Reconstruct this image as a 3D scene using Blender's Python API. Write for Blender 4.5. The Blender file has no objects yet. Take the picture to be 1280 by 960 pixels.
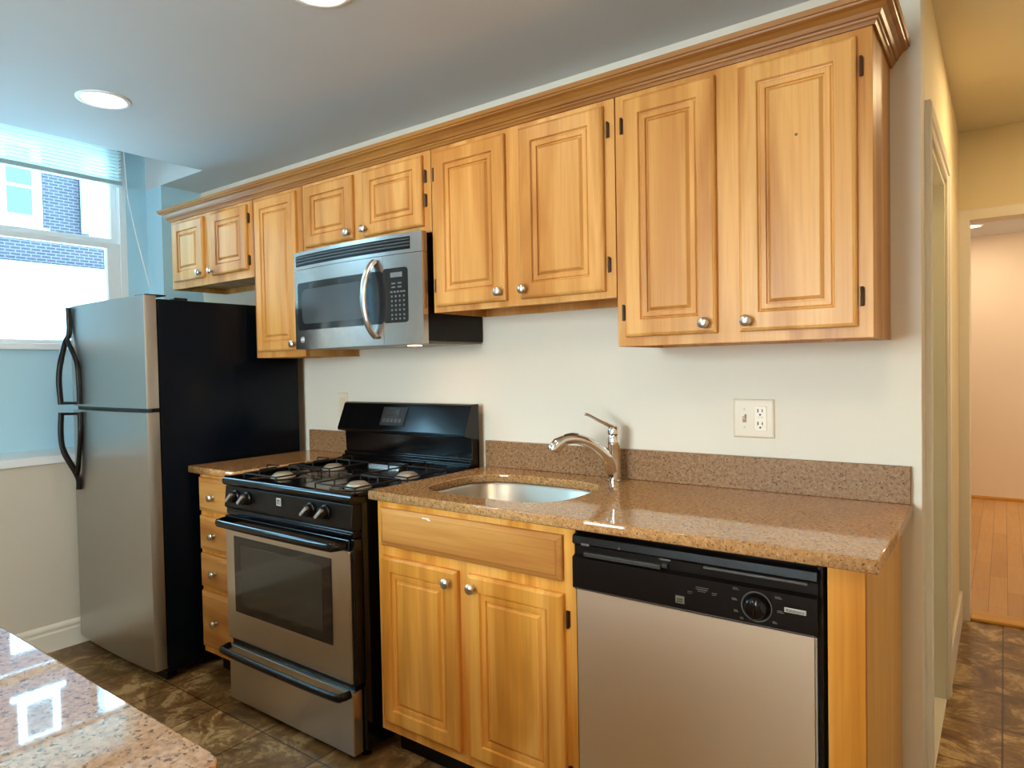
import bpy, bmesh, math, random
from mathutils import Vector, Matrix
random.seed(7)
sc = bpy.context.scene
C = sc.collection
R = math.radians
PI = math.pi

# ------------------------------------------------------------------ camera
cam_d = bpy.data.cameras.new('camera'); cam = bpy.data.objects.new('camera', cam_d); C.objects.link(cam)
yaw, pit, rol = R(36.43), R(-1.424), R(-1.078)
Fw = Vector((-math.sin(yaw)*math.cos(pit), math.cos(yaw)*math.cos(pit), math.sin(pit)))
Rt = Vector((math.cos(yaw), math.sin(yaw), 0)); Up = Rt.cross(Fw)
R2 = Rt*math.cos(rol) + Up*math.sin(rol); U2 = Up*math.cos(rol) - Rt*math.sin(rol)
M = Matrix((R2, U2, -Fw)).transposed().to_4x4(); M.translation = Vector((2.891, -2.148, 1.312))
cam.matrix_world = M
cam_d.sensor_width = 36; cam_d.lens = 840.6/1280*36; cam_d.shift_x = (640-635.4)/1280; cam_d.shift_y = 0
cam_d.clip_start = 0.02; cam_d.clip_end = 200
sc.camera = cam

# ------------------------------------------------------------------ world, light, exposure
w = bpy.data.worlds.new('world'); sc.world = w; w.use_nodes = True
bg = w.node_tree.nodes['Background']; bg.inputs[0].default_value = (0.36, 0.74, 1.0, 1); bg.inputs[1].default_value = 19.5
sc.cycles.caustics_reflective = False; sc.cycles.caustics_refractive = False
sc.view_settings.view_transform = 'Standard'; sc.view_settings.look = 'None'
sc.view_settings.exposure = 0.0; sc.view_settings.gamma = 1.0; sc.view_settings.use_curve_mapping = False
WARM = (1.0, 0.80, 0.56)
LAMP_W = 6.5
def area(name, loc, rot, sx, sy, power, color, shape='RECTANGLE', portal=False, parent=None):
    d = bpy.data.lights.new(name, 'AREA'); d.shape = shape; d.size = sx
    if shape in ('RECTANGLE', 'ELLIPSE'): d.size_y = sy
    d.energy = power; d.color = color
    o = bpy.data.objects.new(name, d); C.objects.link(o); o.location = loc; o.rotation_euler = rot
    if portal: d.cycles.is_portal = True
    if parent: o.parent = parent
    return o
# daylight entering by the left window (portal for the sky) and by the window behind the camera
area('window_portal', (-1.24, -0.85, 2.03), (0, R(-90), 0), 1.15, 1.05, 1, (1, 1, 1), portal=True)
area('window_portal_far', (-1.24, -2.25, 2.03), (0, R(-90), 0), 1.15, 1.05, 1, (1, 1, 1), portal=True)
area('back_window_daylight', (1.55, -4.12, 1.5), (R(90), 0, R(-8)), 1.3, 1.2, 64, (1.0, 0.83, 0.60))
area('bedroom_fill_light', (4.93, 4.2, 1.5), (0, R(90), 0), 1.2, 1.2, 36, (1.0, 0.80, 0.60))  # added fill lamp for the bedroom, no known window behind it

# ------------------------------------------------------------------ helpers
ORG = {}
class MB:
    def __init__(s): s.bm = bmesh.new()
    def merge(s, b):
        me = bpy.data.meshes.new('t'); b.to_mesh(me); b.free(); s.bm.from_mesh(me); bpy.data.meshes.remove(me); return s
    def box(s, x0, x1, y0, y1, z0, z1, bev=0.0, seg=2):
        b = bmesh.new(); r = bmesh.ops.create_cube(b, size=1)
        for v in r['verts']:
            v.co = Vector(((x0+x1)/2+v.co.x*(x1-x0), (y0+y1)/2+v.co.y*(y1-y0), (z0+z1)/2+v.co.z*(z1-z0)))
        if bev > 0: bmesh.ops.bevel(b, geom=b.edges[:], offset=bev, segments=seg, affect='EDGES', profile=0.5)
        return s.merge(b)
    def prism(s, prof, a0, a1, axis='x', bev=0.0):
        # prof: list of (p,q); axis x -> (y,z), y -> (x,z), z -> (x,y)
        b = bmesh.new()
        def mk(p, q, a): return {'x': (a, p, q), 'y': (p, a, q), 'z': (p, q, a)}[axis]
        A = [b.verts.new(mk(p, q, a0)) for p, q in prof]; B = [b.verts.new(mk(p, q, a1)) for p, q in prof]
        b.faces.new(A); b.faces.new(B[::-1]); n = len(prof)
        for i in range(n): b.faces.new((A[i], B[i], B[(i+1) % n], A[(i+1) % n]))
        bmesh.ops.recalc_face_normals(b, faces=b.faces[:])
        if bev > 0: bmesh.ops.bevel(b, geom=b.edges[:], offset=bev, segments=2, affect='EDGES', profile=0.5)
        return s.merge(b)
    def rings(s, loops, cap0=True, cap1=True, closed=True):
        b = bmesh.new(); L = [[b.verts.new(p) for p in lp] for lp in loops]
        for A, B in zip(L[:-1], L[1:]):
            n = len(A)
            for i in range(n if closed else n-1):
                b.faces.new((A[i], A[(i+1) % n], B[(i+1) % n], B[i]))
        if cap0: b.faces.new(L[0][::-1])
        if cap1: b.faces.new(L[-1])
        bmesh.ops.recalc_face_normals(b, faces=b.faces[:])
        return s.merge(b)
    def lathe(s, prof, o=(0, 0, 0), axis='z', n=24, sx=1, sy=1):
        o = Vector(o); loops = []
        for r, h in prof:
            lp = []
            for i in range(n):
                a = 2*PI*i/n; c, d = r*math.cos(a)*sx, r*math.sin(a)*sy
                lp.append(o + {'z': Vector((c, d, h)), 'y': Vector((c, h, d)), 'x': Vector((h, c, d))}[axis])
            loops.append(lp)
        return s.rings(loops)
    def tube(s, pts, rad, n=10, sq=(1, 1), closed=False):
        pts = [Vector(p) for p in pts]
        if not hasattr(rad, '__len__'): rad = [rad]*len(pts)
        N = len(pts); loops = []; up = None
        for i, p in enumerate(pts):
            if closed: t = (pts[(i+1) % N]-pts[i-1]).normalized()
            else: t = (pts[min(i+1, N-1)]-pts[max(i-1, 0)]).normalized()
            if up is None:
                up = Vector((0, 0, 1)) if abs(t.z) < 0.9 else Vector((1, 0, 0))
            up = (up - t*up.dot(t)).normalized(); sd = t.cross(up)
            loops.append([p + (up*math.sin(2*PI*k/n)*sq[0] + sd*math.cos(2*PI*k/n)*sq[1])*rad[i] for k in range(n)])
        if closed: loops.append(loops[0]); return s.rings(loops, False, False)
        return s.rings(loops)
    def build(s, name, mat, parent=None, smooth=False):
        bmesh.ops.remove_doubles(s.bm, verts=s.bm.verts[:], dist=1e-6)
        o0 = ORG.get(parent.name, Vector((0, 0, 0))) if parent else Vector((0, 0, 0))
        for v in s.bm.verts: v.co -= o0
        me = bpy.data.meshes.new(name); s.bm.to_mesh(me); s.bm.free()
        if smooth:
            for p in me.polygons: p.use_smooth = True
            me.set_sharp_from_angle(angle=R(smooth if smooth is not True else 40))
        me.materials.append(mat)
        o = bpy.data.objects.new(name, me); C.objects.link(o)
        if parent: o.parent = parent; ORG[o.name] = o0
        return o
def smooth_path(pts, k=6):
    P = [Vector(p) for p in pts]; out = []
    for i in range(len(P)-1):
        p0, p1, p2, p3 = P[max(i-1, 0)], P[i], P[i+1], P[min(i+2, len(P)-1)]
        for j in range(k):
            t = j/k
            out.append(0.5*((2*p1)+(p2-p0)*t+(2*p0-5*p1+4*p2-p3)*t*t+(-p0+3*p1-3*p2+p3)*t**3))
    out.append(P[-1]); return out
def thing(name, label, cat, loc, group=None):
    o = bpy.data.objects.new(name, None); C.objects.link(o); o.location = loc; o.empty_display_size = 0.05
    ORG[o.name] = Vector(loc); return tag(o, label, cat, group)
def tag(o, label, cat, group=None):
    o['label'] = label; o['category'] = cat
    if group: o['group'] = group
    return o
def struct(o): o['kind'] = 'structure'; return o
def dup(root, loc, label=None):
    def cp(o, par):
        c = o.copy(); C.objects.link(c); c.parent = par
        for ch in list(o.children): cp(ch, c)
        return c
    r = cp(root, None); r.location = loc
    if label: r['label'] = label
    return r
def put(src, parent, world):           # a copy of a small part, shared mesh, under another thing
    c = src.copy(); C.objects.link(c); c.parent = parent
    c.location = Vector(world) - ORG.get(parent.name, Vector((0, 0, 0)))
    return c

# ------------------------------------------------------------------ materials
def mat(name, col=(0.8, 0.8, 0.8), rough=0.5, metal=0.0, spec=0.5, emit=None, es=0.0, coat=0.0):
    m = bpy.data.materials.new(name); m.use_nodes = True; b = m.node_tree.nodes['Principled BSDF']
    b.inputs['Base Color'].default_value = (*col, 1); b.inputs['Roughness'].default_value = rough
    b.inputs['Metallic'].default_value = metal; b.inputs['Specular IOR Level'].default_value = spec
    b.inputs['Coat Weight'].default_value = coat; b.inputs['Coat Roughness'].default_value = 0.12
    if emit: b.inputs['Emission Color'].default_value = (*emit, 1); b.inputs['Emission Strength'].default_value = es
    return m
class NT:
    def __init__(s, m): s.t = m.node_tree; s.N = s.t.nodes; s.b = s.N['Principled BSDF']
    def n(s, typ, **kw):
        x = s.N.new(typ)
        for k, v in kw.items():
            if k.startswith('i_'): x.inputs[k[2:].replace('_', ' ')].default_value = v
            else: setattr(x, k, v)
        return x
    def l(s, a, b): s.t.links.new(a, b)
    def ramp(s, src, stops):
        r = s.N.new('ShaderNodeValToRGB'); e = r.color_ramp.elements
        while len(e) < len(stops): e.new(0.5)
        for q, (p, c) in zip(e, stops): q.position = p; q.color = (*c, 1)
        s.l(src, r.inputs[0]); return r.outputs[0]
    def mix(s, f, a, b, mode='MIX'):
        x = s.N.new('ShaderNodeMix'); x.data_type = 'RGBA'; x.blend_type = mode
        for v, i in ((f, 0), (a, 6), (b, 7)):
            if hasattr(v, 'is_linked') or hasattr(v, 'links'): s.l(v, x.inputs[i])
            elif isinstance(v, (int, float)): x.inputs[i].default_value = v
            else: x.inputs[i].default_value = (*v, 1)
        return x.outputs[2]
    def coords(s, scale, obj=True, rnd=True, rot=(0, 0, 0)):
        tc = s.n('ShaderNodeTexCoord'); mp = s.n('ShaderNodeMapping'); mp.inputs['Scale'].default_value = scale
        mp.inputs['Rotation'].default_value = rot
        if obj: src = tc.outputs['Object']
        else: src = s.n('ShaderNodeNewGeometry').outputs['Position']
        if rnd:
            oi = s.n('ShaderNodeObjectInfo'); mu = s.n('ShaderNodeMath', operation='MULTIPLY'); mu.inputs[1].default_value = 37.0
            s.l(oi.outputs['Random'], mu.inputs[0]); va = s.n('ShaderNodeVectorMath', operation='ADD')
            s.l(src, va.inputs[0]); s.l(mu.outputs[0], va.inputs[1]); src = va.outputs[0]
        s.l(src, mp.inputs[0]); return mp.outputs[0]
    def noise(s, v, scale=1, detail=4, rough=0.5, dist=0.0):
        x = s.n('ShaderNodeTexNoise'); x.inputs['Scale'].default_value = scale; x.inputs['Detail'].default_value = detail
        x.inputs['Roughness'].default_value = rough; x.inputs['Distortion'].default_value = dist; s.l(v, x.inputs['Vector']); return x.outputs['Fac']
    def bump(s, h, st=0.2, d=0.002):
        x = s.n('ShaderNodeBump'); x.inputs['Strength'].default_value = st; x.inputs['Distance'].default_value = d
        s.l(h, x.inputs['Height']); s.l(x.outputs[0], s.b.inputs['Normal'])

def wood(name, horiz=False, c0=(0.70, 0.42, 0.17), c1=(0.58, 0.31, 0.10), c2=(0.47, 0.225, 0.06), stripe=0.5):
    m = mat(name, rough=0.36, spec=0.25); t = NT(m)
    S = (0.7, 7, 7) if horiz else (7, 7, 0.7); S2 = (3.5, 150, 150) if horiz else (150, 150, 3.5); S3 = (0.25, 11, 11) if horiz else (11, 11, 0.25)
    n1 = t.noise(t.coords(S), 1.0, 3, 0.5, 1.2); col = t.ramp(n1, [(0.3, c2), (0.48, c1), (0.62, c0)])
    n3 = t.noise(t.coords(S3), 1.0, 1, 0.4, 0.3); st = t.ramp(n3, [(0.40, (0.80, 0.72, 0.62)), (0.50, (1, 1, 1)), (0.62, (1.0, 1.0, 1.0)), (0.66, (1.0, 1.07, 1.18))])
    col = t.mix(stripe, col, st, 'MULTIPLY')
    n2 = t.noise(t.coords(S2), 1.0, 2, 0.6); gr = t.ramp(n2, [(0.35, (0.84, 0.80, 0.74)), (0.55, (1, 1, 1))])
    col = t.mix(0.55, col, gr, 'MULTIPLY')
    t.l(col, t.b.inputs['Base Color']); t.bump(n2, 0.06, 0.001); return m
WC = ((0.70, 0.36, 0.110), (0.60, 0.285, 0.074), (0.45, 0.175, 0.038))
WOOD = wood('honey_wood_vertical_grain', False, *WC); WOODH = wood('honey_wood_horizontal_grain', True, *WC)
WOODB = wood('base_wood_vertical_grain', False, (0.88, 0.44, 0.10), (0.80, 0.36, 0.06), (0.62, 0.245, 0.030), 0.9)
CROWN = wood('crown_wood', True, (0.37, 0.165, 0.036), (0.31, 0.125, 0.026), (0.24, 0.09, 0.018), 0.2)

def steel(name, col=(0.56, 0.50, 0.44), rough=0.3, sc_=(2, 2, 350), st=0.05):
    m = mat(name, col, rough, 1.0); t = NT(m); n = t.noise(t.coords(sc_), 1, 3, 0.6)
    rr = t.n('ShaderNodeMapRange'); rr.inputs['To Min'].default_value = rough-0.02; rr.inputs['To Max'].default_value = rough+0.03
    t.l(n, rr.inputs[0]); t.l(rr.outputs[0], t.b.inputs['Roughness']); t.b.inputs['Anisotropic'].default_value = 0.45; return m
STEEL = steel('brushed_steel', (0.60, 0.53, 0.45), 0.30, (40, 40, 900), 0.008); STEELF = steel('brushed_steel_fridge', (0.46, 0.45, 0.43), 0.30, (40, 40, 900), 0.008)
STEELMW = steel('brushed_steel_microwave', (0.60, 0.53, 0.49), 0.22, (30, 30, 900), 0.006)
STEELD = steel('brushed_steel_dishwasher', (0.98, 0.84, 0.64), 0.48)
SINKM = steel('sink_steel', (0.50, 0.44, 0.37), 0.30, (40, 40, 40), 0.03)
CHROME = mat('chrome', (0.82, 0.80, 0.78), 0.06, 1.0)
NICKEL = mat('brushed_nickel', (0.68, 0.65, 0.61), 0.28, 1.0)
BRONZE = mat('dark_bronze', (0.07, 0.035, 0.02), 0.4, 0.6)
BLACK = mat('black_enamel', (0.003, 0.003, 0.0035), 0.14, 0, 0.4)
BLACKM = mat('black_plastic', (0.004, 0.003, 0.0025), 0.32, 0, 0.25)
BLACKF = mat('black_fridge_side', (0.0015, 0.004, 0.008), 0.25, 0, 0.15)
BLACKR = mat('black_cast_iron', (0.012, 0.011, 0.011), 0.6, 0, 0.3)
GLASSB = mat('black_oven_glass', (0.012, 0.009, 0.007), 0.05, 0, 0.6)
GLASSO = mat('oven_inner_glass', (0.030, 0.025, 0.018), 0.10, 0, 0.6)
GLASSW = mat('microwave_glass', (0.018, 0.020, 0.022), 0.10, 0, 0.6)
GLASSW2 = mat('microwave_screen', (0.055, 0.062, 0.066), 0.18, 0, 0.5)
GREY = mat('grey_print', (0.10, 0.095, 0.085), 0.5); LGREY = mat('light_grey_print', (0.45, 0.42, 0.38), 0.4)
DGREY = mat('dim_grey_print', (0.085, 0.08, 0.075), 0.5)
DISP = mat('display_grey', (0.17, 0.19, 0.20), 0.25)
ALU = mat('burner_aluminium', (0.50, 0.46, 0.38), 0.45, 0.6)
PLATE = mat('switch_plate_almond', (0.70, 0.58, 0.43), 0.35); PLATE2 = mat('switch_plate_insert', (0.76, 0.66, 0.50), 0.35)
DARK = mat('dark_hole', (0.02, 0.012, 0.008), 0.7)

def paint(name, col, rough=0.75, bump=0.08):
    m = mat(name, col, rough, 0, 0.25); t = NT(m); v = t.coords((1, 1, 1), obj=False, rnd=False)
    n = t.noise(v, 2.5, 2); c = t.ramp(n, [(0.3, tuple(x*0.97 for x in col)), (0.7, col)]); t.l(c, t.b.inputs['Base Color'])
    t.bump(t.noise(v, 180, 3), bump, 0.001); return m
WALLP = paint('wall_cream_paint', (0.76, 0.685, 0.565)); CEILP = paint('ceiling_paint', (0.61, 0.61, 0.60)); TRIMP = paint('trim_cream_gloss', (0.80, 0.73, 0.60), 0.35, 0.02)
ALCP = paint('alcove_daylight_blue_tint', (0.47, 0.70, 0.80))  # blue of the window daylight is put into this wall colour
WINP = paint('window_white_gloss', (0.86, 0.87, 0.86), 0.35, 0.02); HALLP = paint('hall_yellow_cream_paint', (0.78, 0.66, 0.42))
HCEIL = paint('hall_ceiling_paint', (0.74, 0.64, 0.44)); LOWP = paint('lower_wall_beige_paint', (0.66, 0.57, 0.45)); BEDP = paint('bedroom_peach_paint', (0.84, 0.73, 0.56))
JAMBP = paint('door_jamb_pale_green', (0.82, 0.79, 0.64), 0.4, 0.02)

def granite(name, rough=0.05, coat=0.9, k=(1, 1, 1)):
    m = mat(name, rough=rough, spec=0.6, coat=coat); m.node_tree.nodes['Principled BSDF'].inputs['Coat Roughness'].default_value = 0.02; t = NT(m); v = t.coords((1, 1, 1), obj=False, rnd=False)
    n1 = t.noise(v, 95, 4, 0.7); K = lambda c: tuple(a*b for a, b in zip(c, k)); base = t.ramp(n1, [(0.30, K((0.27, 0.145, 0.07))), (0.44, K((0.40, 0.235, 0.12))), (0.58, K((0.50, 0.31, 0.17))), (0.72, K((0.63, 0.44, 0.27)))])
    vo = t.n('ShaderNodeTexVoronoi'); vo.inputs['Scale'].default_value = 260; t.l(v, vo.inputs['Vector'])
    n2 = t.noise(v, 170, 2, 0.5); dk = t.ramp(n2, [(0.35, (0.14, 0.065, 0.03)), (0.42, (1, 1, 1))])
    c = t.mix(0.75, base, dk, 'MULTIPLY')
    sp = t.ramp(vo.outputs['Distance'], [(0.10, (1, 1, 1)), (0.2, (0, 0, 0))]); n3 = t.noise(v, 30, 2)
    f = t.mix(0.3, (0, 0, 0), sp)
    c = t.mix(f, c, K((0.66, 0.50, 0.36))); t.l(c, t.b.inputs['Base Color']); return m
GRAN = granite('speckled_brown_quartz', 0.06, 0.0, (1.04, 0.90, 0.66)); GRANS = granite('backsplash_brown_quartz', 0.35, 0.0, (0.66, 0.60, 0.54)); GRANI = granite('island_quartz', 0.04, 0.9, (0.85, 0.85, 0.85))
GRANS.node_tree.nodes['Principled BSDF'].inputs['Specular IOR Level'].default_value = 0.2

def tilemat():
    m = mat('slate_look_tile', rough=0.42, spec=0.4); t = NT(m)
    geo = t.n('ShaderNodeNewGeometry'); mp = t.n('ShaderNodeMapping'); t.l(geo.outputs['Position'], mp.inputs[0])
    mp.inputs['Location'].default_value = (-2.885+0.31*20, -1.66+0.301*20, 0)
    br = t.n('ShaderNodeTexBrick'); br.offset = 0; br.squash = 1; t.l(mp.outputs[0], br.inputs['Vector'])
    for k, vv in (('Scale', 1), ('Mortar Size', 0.0035), ('Mortar Smooth', 0.2), ('Brick Width', 0.31), ('Row Height', 0.301), ('Bias', 0.0)): br.inputs[k].default_value = vv
    br.inputs['Color1'].default_value = (0.72, 0.72, 0.72, 1); br.inputs['Color2'].default_value = (1.12, 1.1, 1.05, 1); br.inputs['Mortar'].default_value = (0.30, 0.27, 0.22, 1)
    v = geo.outputs['Position']
    n = t.noise(v, 6.5, 8, 0.72, 0.7); c = t.ramp(n, [(0.28, (0.075, 0.040, 0.014)), (0.42, (0.17, 0.100, 0.040)), (0.52, (0.27, 0.175, 0.080)), (0.60, (0.58, 0.45, 0.27)), (0.72, (0.30, 0.185, 0.08))])
    n2 = t.noise(v, 40, 4, 0.6); c = t.mix(0.5, c, t.ramp(n2, [(0.3, (0.6, 0.55, 0.5)), (0.6, (1.05, 1.05, 1.05))]), 'MULTIPLY')
    c = t.mix(1.0, c, br.outputs['Color'], 'MULTIPLY'); c = t.mix(1.0, c, (1.0, 0.90, 0.74), 'MULTIPLY'); t.l(c, t.b.inputs['Base Color'])
    ad = t.n('ShaderNodeMath', operation='SUBTRACT'); t.l(n, ad.inputs[0]); t.l(br.outputs['Fac'], ad.inputs[1]); t.bump(ad.outputs[0], 0.35, 0.003); return m
TILE = tilemat()
def plankmat():
    m = mat('oak_plank_floor', rough=0.28, spec=0.45); t = NT(m)
    geo = t.n('ShaderNodeNewGeometry'); mp = t.n('ShaderNodeMapping'); t.l(geo.outputs['Position'], mp.inputs[0]); mp.inputs['Rotation'].default_value = (0, 0, R(90))
    br = t.n('ShaderNodeTexBrick'); t.l(mp.outputs[0], br.inputs['Vector'])
    for k, vv in (('Scale', 1), ('Mortar Size', 0.0012), ('Brick Width', 0.62), ('Row Height', 0.083)): br.inputs[k].default_value = vv
    br.inputs['Color1'].default_value = (0.62, 0.35, 0.12, 1); br.inputs['Color2'].default_value = (0.50, 0.26, 0.08, 1); br.inputs['Mortar'].default_value = (0.2, 0.07, 0.02, 1)
    n = t.noise(t.coords((60, 3, 1), obj=False, rnd=False), 1, 3); c = t.mix(0.4, br.outputs['Color'], t.ramp(n, [(0.3, (0.75, 0.7, 0.65)), (0.6, (1, 1, 1))]), 'MULTIPLY')
    t.l(c, t.b.inputs['Base Color']); return m
PLANK = plankmat()
OAK = wood('threshold_oak', True, (0.75, 0.42, 0.10), (0.68, 0.36, 0.08), (0.6, 0.3, 0.06), 0.2)
MARBLE = mat('threshold_marble', (0.80, 0.74, 0.60), 0.2)
def brickmat(name, c1, c2, mo):
    m = mat(name, rough=0.85); t = NT(m); tc = t.n('ShaderNodeNewGeometry'); sx = t.n('ShaderNodeSeparateXYZ'); cx = t.n('ShaderNodeCombineXYZ')
    t.l(tc.outputs['Position'], sx.inputs[0]); t.l(sx.outputs['Y'], cx.inputs['X']); t.l(sx.outputs['Z'], cx.inputs['Y'])
    br = t.n('ShaderNodeTexBrick'); t.l(cx.outputs[0], br.inputs['Vector'])
    for k, vv in (('Scale', 1), ('Mortar Size', 0.012), ('Brick Width', 0.22), ('Row Height', 0.078)): br.inputs[k].default_value = vv
    br.inputs['Color1'].default_value = (*c1, 1); br.inputs['Color2'].default_value = (*c2, 1); br.inputs['Mortar'].default_value = (*mo, 1)
    t.l(br.outputs['Color'], t.b.inputs['Base Color']); return m
BRICK = brickmat('neighbour_brick_haze_tint', (0.024, 0.015, 0.024), (0.015, 0.0095, 0.016), (0.075, 0.062, 0.068))  # purple of the outdoor haze is mixed into the brick colours
WHITE = mat('exterior_white', (0.88, 0.88, 0.88), 0.7); EXGLASS = mat('exterior_window_glass', (0.035, 0.05, 0.06), 0.3)
GROUND = mat('exterior_ground', (0.85, 0.85, 0.85), 0.9); STUCCO = mat('exterior_pale_stucco', (0.85, 0.87, 0.85), 0.8)
PIPE = mat('exterior_pale_metal', (0.20, 0.22, 0.23), 0.5)
def glassmat():
    m = bpy.data.materials.new('window_pane_glass'); m.use_nodes = True; t = m.node_tree; t.nodes.clear()
    o = t.nodes.new('ShaderNodeOutputMaterial'); mx = t.nodes.new('ShaderNodeMixShader'); tr = t.nodes.new('ShaderNodeBsdfTransparent'); g = t.nodes.new('ShaderNodeBsdfGlossy')
    g.inputs['Roughness'].default_value = 0.01; fr = t.nodes.new('ShaderNodeFresnel'); fr.inputs[0].default_value = 1.3
    t.links.new(fr.outputs[0], mx.inputs[0]); t.links.new(tr.outputs[0], mx.inputs[1]); t.links.new(g.outputs[0], mx.inputs[2]); t.links.new(mx.outputs[0], o.inputs[0]); return m
GLASS = glassmat()
LENS = mat('lamp_lens', (1, 1, 1), 0.5, emit=(1.0, 0.86, 0.66), es=14.0)
SLAT = mat('blind_slat_white', (0.74, 0.80, 0.76), 0.45)

# ------------------------------------------------------------------ the room
H = 2.371; XW = -1.098; XN = -0.483; YN = -0.233; XC = -0.924; XL = -0.77; XR = 2.709; HH = 2.43
struct(MB().box(-1.3, 3.8, -4.3, 1.99, -0.1, 0).build('floor', TILE))
struct(MB().box(1.4, 5.0, 2.0, 5.6, -0.1, 0.004).build('floor_bedroom', PLANK))
struct(MB().box(-1.3, XR, 0.0, 0.12, 0, H+0.4).build('wall_back', WALLP))
# ceiling with the light well in front of the window
m = MB(); m.box(XN, 3.8, -4.3, 0.12, H, H+0.38); m.box(-1.3, XN, YN, 0.12, H, H+0.38); m.box(-1.3, XN, -4.3, -2.87, H, H+0.38); m.box(-1.3, 3.8, -4.3, 0.12, H+0.38, H+0.45)
struct(m.build('ceiling', CEILP))
struct(MB().box(2.55, 3.8, 0.12, 2.02, HH, HH+0.1).build('ceiling_hall', HCEIL))
# window wall: pieces around the opening
WY0, WY1, WZ0, WZ1 = -1.36, -0.345, 1.475, 2.62
VY0, VY1 = -2.75, -1.735
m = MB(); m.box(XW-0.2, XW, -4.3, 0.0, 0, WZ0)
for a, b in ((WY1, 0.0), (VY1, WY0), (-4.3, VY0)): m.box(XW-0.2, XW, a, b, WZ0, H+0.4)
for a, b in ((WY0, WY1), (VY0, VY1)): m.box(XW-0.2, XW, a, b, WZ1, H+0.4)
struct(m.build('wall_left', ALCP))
# pilaster in the corner
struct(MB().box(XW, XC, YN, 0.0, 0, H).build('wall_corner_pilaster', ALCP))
# thick lower wall and its ledge
struct(MB().box(XW, XL, -4.2, YN, 0, 0.893).build('wall_left_lower', LOWP))
struct(MB().box(XW, XL+0.012, -4.2, YN-0.001, 0.893, 0.932, 0.004).build('trim_1', WINP))
prof = [(XL, 0), (XL+0.016, 0), (XL+0.016, 0.085), (XL+0.010, 0.092), (XL+0.010, 0.100), (XL+0.014, 0.104), (XL+0.012, 0.114), (XL+0.004, 0.124), (XL, 0.126)]
struct(MB().prism(prof, -4.2, -0.72, 'y').build('baseboard_left', TRIMP))
struct(MB().box(3.68, 3.8, -4.3, 2.0, 0, HH+0.1).build('wall_right', WALLP))
m = MB(); m.box(-1.3, 0.8, -4.3, -4.15, 0, H); m.box(2.3, 3.8, -4.3, -4.15, 0, H); m.box(0.8, 2.3, -4.3, -4.15, 0, 0.85); m.box(0.8, 2.3, -4.3, -4.15, 2.15, H)
struct(m.build('wall_front', WALLP))
w2 = struct(MB().box(0.8, 2.3, -4.24, -4.2, 0.85, 0.91).box(0.8, 2.3, -4.24, -4.2, 2.09, 2.15).box(0.8, 0.86, -4.24, -4.2, 0.91, 2.09).box(2.24, 2.3, -4.24, -4.2, 0.91, 2.09).build('window_2', WINP))
struct(MB().box(0.86, 2.24, -4.225, -4.22, 0.91, 2.09).build('window_pane', GLASS, w2))
# hallway wall with its side door
DY0, DY1, DZ = 0.175, 0.905, 1.985
m = MB(); m.box(XR-0.12, XR, 0.1201, DY0, 0, HH); m.box(XR-0.12, XR, DY1, 1.9, 0, HH); m.box(XR-0.12, XR, DY0, DY1, DZ, HH)
struct(m.build('wall_hall', HALLP))
m = MB(); m.box(XR-0.1195, XR-0.0005, DY1-0.018, DY1, 0, DZ-0.018); m.box(XR-0.1195, XR-0.0005, DY0, DY0+0.018, 0, DZ-0.018); m.box(XR-0.1195, XR-0.0005, DY0, DY1, DZ-0.018, DZ); m.box(XR-0.075, XR-0.06, DY1-0.03, DY1-0.018, 0, DZ-0.018)
dj = struct(m.build('door_1', JAMBP))
struct(MB().box(XR-0.118, XR-0.08, DY0+0.02, DY1-0.02, 0.012, DZ-0.02, 0.003).build('door_panel', JAMBP, dj))
# casing of the side door (mitred profile boards)
def casing(x, y0, y1, z1, wd=0.062):
    pf = [(0.0, 0.0), (0.0, 0.008), (0.004, 0.011), (0.022, 0.011), (0.026, 0.016), (wd-0.006, 0.018), (wd, 0.014), (wd, 0.0)]
    P_ = [(y0, -1, 0, 0.0), (y0, -1, 1, z1), (y1, 1, 1, z1), (y1, 1, 0, 0.0)]
    return MB().rings([[(x+t_, yy+sg*o_, zz+up_*o_) for o_, t_ in pf] for yy, sg, up_, zz in P_])
struct(casing(XR, DY0, DY1, DZ).build('trim_2', TRIMP))
struct(MB().box(XR-0.12, XR+0.004, DY0+0.018, DY1-0.018, 0, 0.008, 0.002).build('trim_3', MARBLE))
struct(MB().box(XR, XR+0.014, DY1+0.064, 1.88, 0, 0.15, 0.003).build('baseboard_hall', TRIMP))
# far hall wall with the opening to the bedroom
OX0, OX1, OZ = 2.742, 3.55, 2.004
m = MB(); m.box(2.59, OX0, 1.9, 2.0, 0, HH); m.box(OX1, 3.8, 1.9, 2.0, 0, HH); m.box(OX0, OX1, 1.9, 2.0, OZ, HH)
struct(m.build('wall_hall_far', HALLP))
pf = [(-0.012, -0.100), (-0.012, 0.0), (-0.010, 0.010), (0.036, 0.012), (0.042, 0.008), (0.042, 0.0002), (0.0, 0.0002), (0.0, -0.100)]
struct(MB().rings([[(xx+sg*o_, 1.9-t_, zz+up_*o_) for o_, t_ in pf] for xx, sg, up_, zz in ((OX0, -1, 0, 0.0), (OX0, -1, 1, OZ), (OX1, 1, 1, OZ), (OX1, 1, 0, 0.0))]).build('trim_4', TRIMP))
struct(MB().box(OX0+0.012, OX1, 1.90, 2.03, 0.0, 0.016, 0.005).build('trim_5', OAK))
struct(MB().box(1.4, 5.0, 5.5, 5.6, 0, 2.5).box(1.4, 2.59, 2.0, 2.1, 0, 2.5).box(3.8, 5.0, 2.0, 2.1, 0, 2.5).box(1.3, 1.4, 2.0, 5.6, 0, 2.5).box(5.0, 5.1, 2.0, 5.6, 0, 2.5).build('wall_bedroom', BEDP))
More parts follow.
